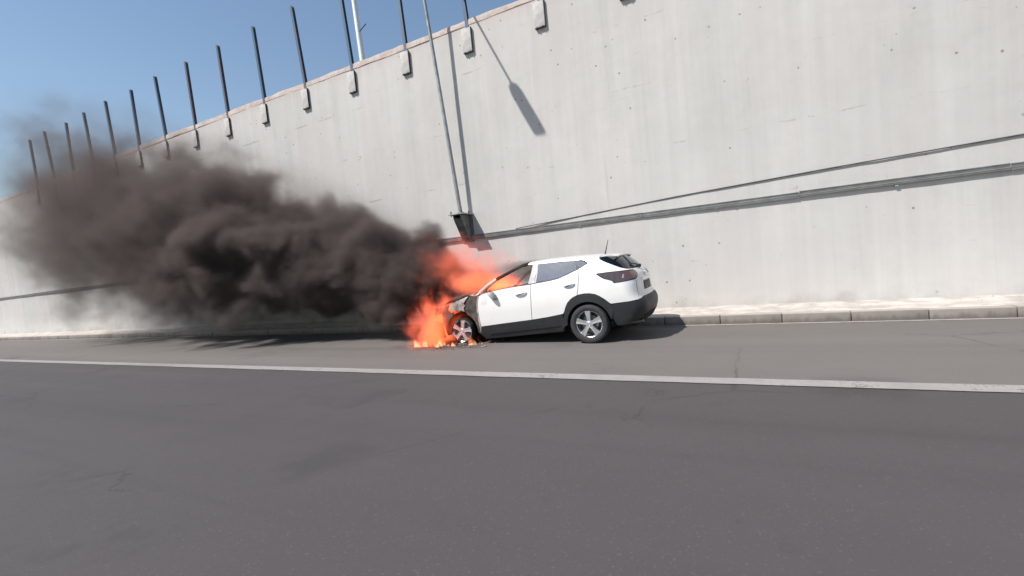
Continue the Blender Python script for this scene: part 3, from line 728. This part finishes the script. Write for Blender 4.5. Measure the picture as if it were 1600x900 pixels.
mb.tube(pts, .014, 7, False); mb.tube([(-1.72, -.36, .93), (-1.55, -.36, .98)], .03, 8); mb.tube([(-1.55, -.52, .98), (-1.55, -.20, .98)], .014, 6); mb.build('steering_wheel', 'charred_plastic', car, 50)
def seat(u, y0, y1, name, heads):
    s_ = empty(name); s_.parent = car
    mb = MB(); mb.box((u-.50, y0, .46), (u+.02, y1, .62), .05); mb.build('cushion', 'seat_fabric', s_, 50)
    mb = MB(); mb.box((u-.06, y0, .58), (u+.08, y1, 1.18), .05, Matrix.Rotation(rad(14), 3, 'Y')); mb.build('backrest', 'seat_fabric', s_, 50)
    for h in heads:
        mb = MB(); mb.box((u+.05, h-.13, 1.18), (u+.16, h+.13, 1.36), .04); mb.build('headrest', 'seat_fabric', s_, 50)
seat(-1.03, -.62, -.12, 'front_seat', (-.37,)); seat(-1.03, .12, .62, 'front_seat', (.37,)); seat(-.15, -.62, .62, 'rear_seat', (-.37, .37))
# --- wheels
def wheel(u, y, z, sd, burnt, spin):
    w = empty('wheel', (u, y, z)); w.parent = car; w.rotation_euler = (0, 0, 0 if sd < 0 else math.pi)
    rimR = .242 if not burnt else .222
    if not burnt:
        prof = [(.232, .115), (.25, .112), (.30, .118), (.325, .108), (.338, .085), (.3425, .05), (.3425, -.05), (.338, -.08), (.325, -.102), (.30, -.112), (.268, -.110), (.252, -.104), (.238, -.098), (.228, -.06)]
        ty = MB().lathe_y(prof, 56).build('tyre', 'tyre_rubber', w, 35)
        tr = MB()
        for i in range(56):
            a = 2*math.pi*i/56
            for dy in (-.055, 0, .055):
                bb = MB().box((-.006, dy-.018, .340), (.009, dy+.018, .3465)); R_ = Matrix.Rotation(a+dy*.6, 3, 'Y')
                tr.add([tuple(R_ @ Vector(p)) for p in bb.v], bb.f)
        tr.build('tread', 'tyre_rubber', ty)['kind'] = 'stuff'
    else:
        b = MB().lathe_y([(.205, .09), (.235, .092), (.252, .07), (.256, 0), (.250, -.06), (.236, -.088), (.222, -.09), (.205, -.07)], 48)
        rg = random.Random(5); vs2 = []
        for x_, y_, z_ in b.v:
            r = math.hypot(x_, z_); a = math.atan2(z_, x_); k = 1+.03*math.sin(a*7+y_*20)+.018*rg.uniform(-1, 1) if r > .225 else 1
            vs2.append((x_*k, y_*(1+.15*math.sin(a*5)), max(z_*k, -.262)))
        link('tyre', vs2, b.f, 'charred_plastic', w, 50)['label'] = 'burnt flat front tyre'
    k = rimR/.232
    MB().lathe_y([(.232*k, -.100), (.238*k, -.092), (.226*k, -.080), (.214*k, -.074), (.205*k, -.02), (.200*k, .09), (.218*k, .10)], 56).build('rim', 'alloy', w, 35)
    MB().lathe_y([(.0001, .0), (.15, .0), (.15, .02), (.0001, .02)], 40).build('brake_disc', 'brake_metal', w, 35)
    MB().lathe_y([(.198*k, .03), (.0001, .035)], 40).build('rim_back', 'alloy_dark', w)
    R0 = .222*k
    for i in range(5):
        a = spin+2*math.pi*i/5; mb = MB()
        # tapering, dished spoke with a raised centre ridge
        st = [(.035, .040, -.088), (.09, .036, -.092), (.15, .043, -.092), (R0, .064, -.090)]
        V, Fs = [], []
        for r, h, y in st:
            for dx, dy in ((-h, .012), (-h*.75, -.004), (-h*.12, -.001), (h*.12, -.001), (h*.75, -.004), (h, .012), (h*.8, .03), (-h*.8, .03)):
                V.append((dx, y+dy, r))
        for q in range(len(st)-1):
            for j in range(8): A_, B_ = q*8+j, q*8+(j+1) % 8; Fs.append((A_, B_, B_+8, A_+8))
        Fs += [tuple(range(8)), tuple(range(24, 32))]
        R_ = Matrix.Rotation(a, 3, 'Y'); mb.add([tuple(R_ @ Vector(p)) for p in V], Fs); mb.build('spoke', 'alloy', w, 30)
    MB().lathe_y([(.050, -.075), (.048, -.094), (.036, -.100), (.034, -.096), (.0001, -.096)], 24).build('hub_cap', 'alloy', w, 30)
    return w
wheel(RH[0], -.735, RH[1], -1, False, .0); wheel(RH[0], .735, RH[1], 1, False, .4)
wheel(FH[0], -.725, FH[1], -1, True, .25); wheel(FH[0], .725, FH[1], 1, True, .9)

# ---- burnt debris under the front
mb = MB(); rg = random.Random(11)
for i in range(110):
    x = rg.gauss(-5.35, .42); y = rg.gauss(7.55, .16) if i % 3 else rg.uniform(7.4, 8.9); s_ = rg.uniform(.006, .030)*(1.5 if i < 14 else 1)
    x = min(max(x, -6.35), -4.45)
    R_ = Matrix.Rotation(rg.uniform(0, 6.3), 3, 'Z') @ Matrix.Rotation(rg.uniform(-.6, .6), 3, 'X')
    mb.box((x-s_, y-s_*.6, .004), (x+s_, y+s_*.6, .004+s_*.55), s_*.12, R_)
tag(mb.build('burnt_debris', 'debris_ash'), 'small pale scraps of ash and burnt plastic on the road under the front wheel', 'debris', kind='stuff')

# ---- grit swept against the kerb
mb = MB(); rg = random.Random(21)
for i in range(900):
    x = rg.uniform(-12, 7); y = 9.30-abs(rg.gauss(0, .10)) if i % 4 else KERB_Y+.2+rg.random()*1.1
    zz = .004 if y < KERB_Y else WALK_Z+.001
    s_ = rg.uniform(.003, .012)*(2.0 if rg.random() < .05 else 1); a = rg.uniform(0, 6.3)
    vv6 = [(x+s_*math.cos(a+k*1.57)*rg.uniform(.6, 1.2), y+s_*math.sin(a+k*1.57)*rg.uniform(.6, 1.2), zz) for k in range(4)]+[(x+rg.uniform(-.3, .3)*s_, y, zz+s_*rg.uniform(.5, .9))]
    mb.add(vv6, [(0, 1, 4), (1, 2, 4), (2, 3, 4), (3, 0, 4), (3, 2, 1, 0)])
simple('grit', (.20, .175, .15), .95, var=.5, nscale=11)
tag(mb.build('gravel', 'grit'), 'loose grit scattered in the gutter and on the pavement', 'gravel', kind='stuff')

# ================================================================== FIRE AND SMOKE
class GN:
    """A geometry-node tree that fills a box with a density field (a real volume grid)."""
    def __init__(s, name):
        s.nt = bpy.data.node_groups.new(name, 'GeometryNodeTree')
        s.nt.interface.new_socket('Geometry', in_out='OUTPUT', socket_type='NodeSocketGeometry')
        s.out = s.nt.nodes.new('NodeGroupOutput'); s.pos = s.nt.nodes.new('GeometryNodeInputPosition').outputs[0]
    def xyz(s):
        n = s.nt.nodes.new('ShaderNodeSeparateXYZ'); s.nt.links.new(s.pos, n.inputs[0]); return [X(s.nt, o) for o in n.outputs]
    def noise(s, scale, detail=3, rough=.55, mul=(1, 1, 1), add=(0, 0, 0), dist=0.0):
        m = s.nt.nodes.new('ShaderNodeVectorMath'); m.operation = 'MULTIPLY_ADD'; s.nt.links.new(s.pos, m.inputs[0])
        m.inputs[1].default_value = mul; m.inputs[2].default_value = add
        n = s.nt.nodes.new('ShaderNodeTexNoise'); s.nt.links.new(m.outputs[0], n.inputs['Vector'])
        n.inputs['Scale'].default_value = scale; n.inputs['Detail'].default_value = detail
        n.inputs['Roughness'].default_value = rough; n.inputs['Distortion'].default_value = dist
        return X(s.nt, n.outputs[0])
    def finish(s, dens, lo, hi, voxel, mat):
        vc = s.nt.nodes.new('GeometryNodeVolumeCube'); s.nt.links.new(dens.k, vc.inputs['Density'])
        vc.inputs['Min'].default_value = lo; vc.inputs['Max'].default_value = hi
        for i, a in enumerate('XYZ'): vc.inputs['Resolution '+a].default_value = max(4, int((hi[i]-lo[i])/voxel))
        sm_ = s.nt.nodes.new('GeometryNodeSetMaterial'); sm_.inputs['Material'].default_value = mat
        s.nt.links.new(vc.outputs[0], sm_.inputs[0]); s.nt.links.new(sm_.outputs[0], s.out.inputs[0])
def volume_object(name, lo, hi, voxel, field, mat, label, cat):
    g = GN(name+'_field'); g.finish(field(g, *g.xyz()), lo, hi, voxel, mat)
    mb = MB().box(lo, hi); o = mb.build(name, mat)
    m = o.modifiers.new('density_field', 'NODES'); m.node_group = g.nt
    tag(o, label, cat, kind='stuff'); return o
def vol_mat(name, col, dens, aniso=0.0, em=None):
    g = G(name); nt = g.nt
    at = nt.nodes.new('ShaderNodeAttribute'); at.attribute_name = 'density'; D = X(nt, at.outputs['Fac'])
    pv = nt.nodes.new('ShaderNodeVolumePrincipled'); pv.inputs['Color'].default_value = (*col, 1); pv.inputs['Anisotropy'].default_value = aniso
    pv.inputs['Density Attribute'].default_value = ''
    nt.links.new((D*dens).k, pv.inputs['Density'])
    if em is not None:
        strength, cool, hot = em
        c = g.mix(D.step(.30, 1.0), cool, hot)
        nt.links.new(c, pv.inputs['Emission Color']); nt.links.new((D*strength).k, pv.inputs['Emission Strength'])
    nt.links.new(pv.outputs[0], g.out.inputs['Volume'])
    return g.mat

SX0 = -5.35
def smoke_field(g, x, y, z):
    s = (x*-1.0)+SX0; sp_ = s.max(0.0)
    zc = sp_*.225+1.20; r = sp_.pow(.76)*.355+.56
    dz = (z-zc)+(g.noise(.75, 2, .5, add=(3, 5, 1))-.5)*1.0
    dy = (y-8.45)+(g.noise(.8, 2, .5, add=(13, 2, 7))-.5)*.7
    d = ((dy/(r*.85).min(2.0)).pow(2.0)+(dz/r).pow(2.0)).sqrt()
    d = d+(s.min(0.0)*s.min(0.0))*1.2
    n = g.noise(1.12, 4.6, .60, (.85, 1, 1), (.6, 0, .25), .45)
    lump = g.noise(.42, 2, .5, (.8, 1, 1), (8.3, 1, 4.4))
    body = (1.0-d)*1.1+(n-.5)*2.3+(lump-.5)*1.2-.06
    top_ = (dz/r).step(-.2, 1.0, .62, 1.35)
    dens = (body/top_).step(.0, .62)
    thin = s.step(1.5, 13.0, 1.0, .16); start = s.step(-.9, .9, .18, 1.0)
    haze = (1.45-d).max(0.0)*n.step(.30, .75)*.075*s.step(-.6, .6)
    inside_ = y.step(10.2, 10.62, 1.0, 0.0)*z.step(.10, .55)*x.step(-30.0, -11.0)*z.step(10.5, 8.5)
    return (dens*thin*start+haze)*inside_
volume_object('smoke', (-30.5, 5.9, .1), (-4.2, 10.64, 10.6), .10, smoke_field, vol_mat('smoke', (.215, .175, .160), 8.0, .1),
              'thick dark smoke drifting left from the burning front of the car', 'smoke')
def cabin_smoke(g, x, y, z):
    n = g.noise(1.6, 3, .55, add=(1, 2, 3))
    a = x.step(-4.75, -4.2)*x.step(-3.78, -3.55, 1, 0)*z.step(1.0, 1.25)*z.step(1.40, 1.56, 1, 0)*y.step(7.60, 7.95)*y.step(8.9, 9.2, 1, 0)
    return a*n.step(.25, .75, .25, 1.0)
volume_object('smoke', (-4.9, 7.5, .95), (-3.40, 9.25, 1.9), .06, cabin_smoke, vol_mat('cabin_smoke', (.30, .27, .255), 2.6),
              'grey smoke filling the cabin and curling from the roof edge', 'smoke')
def low_fire(g, x, y, z):
    wx_ = (g.noise(2.0, 3, .6, (1, 1, .6))-.5)*.65
    dx = (x+wx_+5.68)/(.66-z*.10); dy = (y-7.75)/.85; dz = (z-.32)/.72
    d = (dx.pow(2.0)+dy.pow(2.0)+dz.pow(2.0)).sqrt()
    n = g.noise(3.3, 4.6, .63, (1.2, 1.2, .60), (0, 0, .3), .9)
    return ((1.0-d)*1.55+(n-.505)*3.5).step(.0, 1.2)*z.step(.0, .05)*(x+(z-.3)*-.25).step(-5.66, -5.36, 1.0, .10)
def high_fire(g, x, y, z):
    wz = (g.noise(1.6, 3, .6, add=(4, 4, 4))-.5)*.6
    dx = (x+5.35+(z-1.3)*.30)/1.25; dy = (y-8.40)/.80; dz = (z+wz-1.56)/.60
    d = (dx.pow(2.0)+dy.pow(2.0)+dz.pow(2.0)).sqrt()
    n = g.noise(2.3, 5, .64, (.8, 1, 1.1), (.7, 0, 2.2), .9)
    core = ((x+4.98).pow(2.0)+(z-1.20).pow(2.0)*3.0+(y-8.0).pow(2.0)*.6).sqrt()
    return ((1.0-d)*1.1+(n-.5)*2.9).step(-.05, 1.25)*.40+(core*-2.1+1.10+(n-.5)*3.4).step(.0, 1.0)*1.25
def cabin_fire(g, x, y, z):
    dx = (x+4.45)/.50; dy = (y-8.2)/.62; dz = (z-1.10)/.28
    d = (dx.pow(2.0)+dy.pow(2.0)+dz.pow(2.0)).sqrt()
    n = g.noise(2.8, 4, .6, (1, 1, .7), (2, 0, 0), .5)
    return ((1.0-d)*1.2+(n-.5)*2.0).step(.0, 1.0)
HOT, COOL = (1.0, .235, .070), (1.0, .120, .040)
volume_object('fire', (-7.0, 6.9, .02), (-4.9, 8.9, 1.35), .04, low_fire, vol_mat('low_fire', (.30, .20, .17), 5.2, 0, (5.8, COOL, HOT)),
              'orange fire burning at the front bumper down to the road', 'fire')
volume_object('fire', (-7.2, 7.4, .95), (-3.9, 9.5, 2.45), .05, high_fire, vol_mat('high_fire', (.40, .27, .22), 3.0, 0, (2.2, COOL, HOT)),
              'orange flames and glow over the hood and windscreen opening', 'fire')
volume_object('fire', (-5.1, 7.55, .9), (-3.8, 8.95, 1.5), .04, cabin_fire, vol_mat('cabin_fire', (.30, .20, .17), 2.0, 0, (4.5, COOL, HOT)),
              'flames inside the cabin behind the front door', 'fire')
# ---- small flames licking from the debris beside the front wheel
def mat_tongue():
    g = G('flame_tongue'); nt = g.nt; x, y, z = g.xyz(); n = g.noise(14, 2, .6, g.mapping((1, 1, .5)))
    pv = nt.nodes.new('ShaderNodeVolumePrincipled'); pv.inputs['Density'].default_value = .5; pv.inputs['Color'].default_value = (.3, .2, .17, 1)
    nt.links.new(g.mix(z.step(.02, .22), (1.0, .42, .20), (1.0, .17, .06)), pv.inputs['Emission Color'])
    nt.links.new((n.step(.30, .62)*z.step(.30, .02, .25, 1.0)*15.0).k, pv.inputs['Emission Strength'])
    nt.links.new(pv.outputs[0], g.out.inputs['Volume']); g.mat.cycles.volume_step_rate = .25; M['tongue'] = g.mat
mat_tongue()
rg = random.Random(4); V, Fs = [], []
spots = [(-4.86, 7.50, .30, .06), (-4.80, 7.53, .20, .05), (-4.70, 7.60, .13, .04), (-5.22, 7.42, .09, .06), (-5.36, 7.44, .10, .05)]
spots += [(rg.uniform(-6.15, -5.45), rg.uniform(7.32, 7.5), rg.uniform(.07, .20), rg.uniform(.04, .09)) for _ in range(16)]
for x0, y0, h, w0 in spots:
    n, m, k0 = 10, 12, len(V); ph = rg.uniform(0, 6)
    for i in range(m):
        t_ = i/(m-1); r = w0*(.7+1.0*t_)*(1-t_)**1.15*1.1+.0008
        ox, oy = -.25*t_*t_*h+.14*h*t_*math.sin(ph+t_*5.5), .08*h*t_*math.cos(ph+t_*5)
        for j in range(n):
            a = 2*math.pi*j/n; k = 1+.35*math.sin(a*2+ph+t_*4)+.15*math.sin(a*3-ph+t_*9); V.append((x0+ox+r*k*math.cos(a), y0+oy+r*k*.7*math.sin(a), .008+t_*h))
    for i in range(m-1):
        for j in range(n): a, b = k0+i*n+j, k0+i*n+(j+1) % n; Fs.append((a, b, b+n, a+n))
    Fs += [tuple(k0+j for j in range(n)), tuple(k0+(m-1)*n+j for j in range(n))]
tag(link('fire', V, Fs, 'tongue', None, 60), 'small low flames licking along the road around the front wheel', 'fire', kind='stuff')
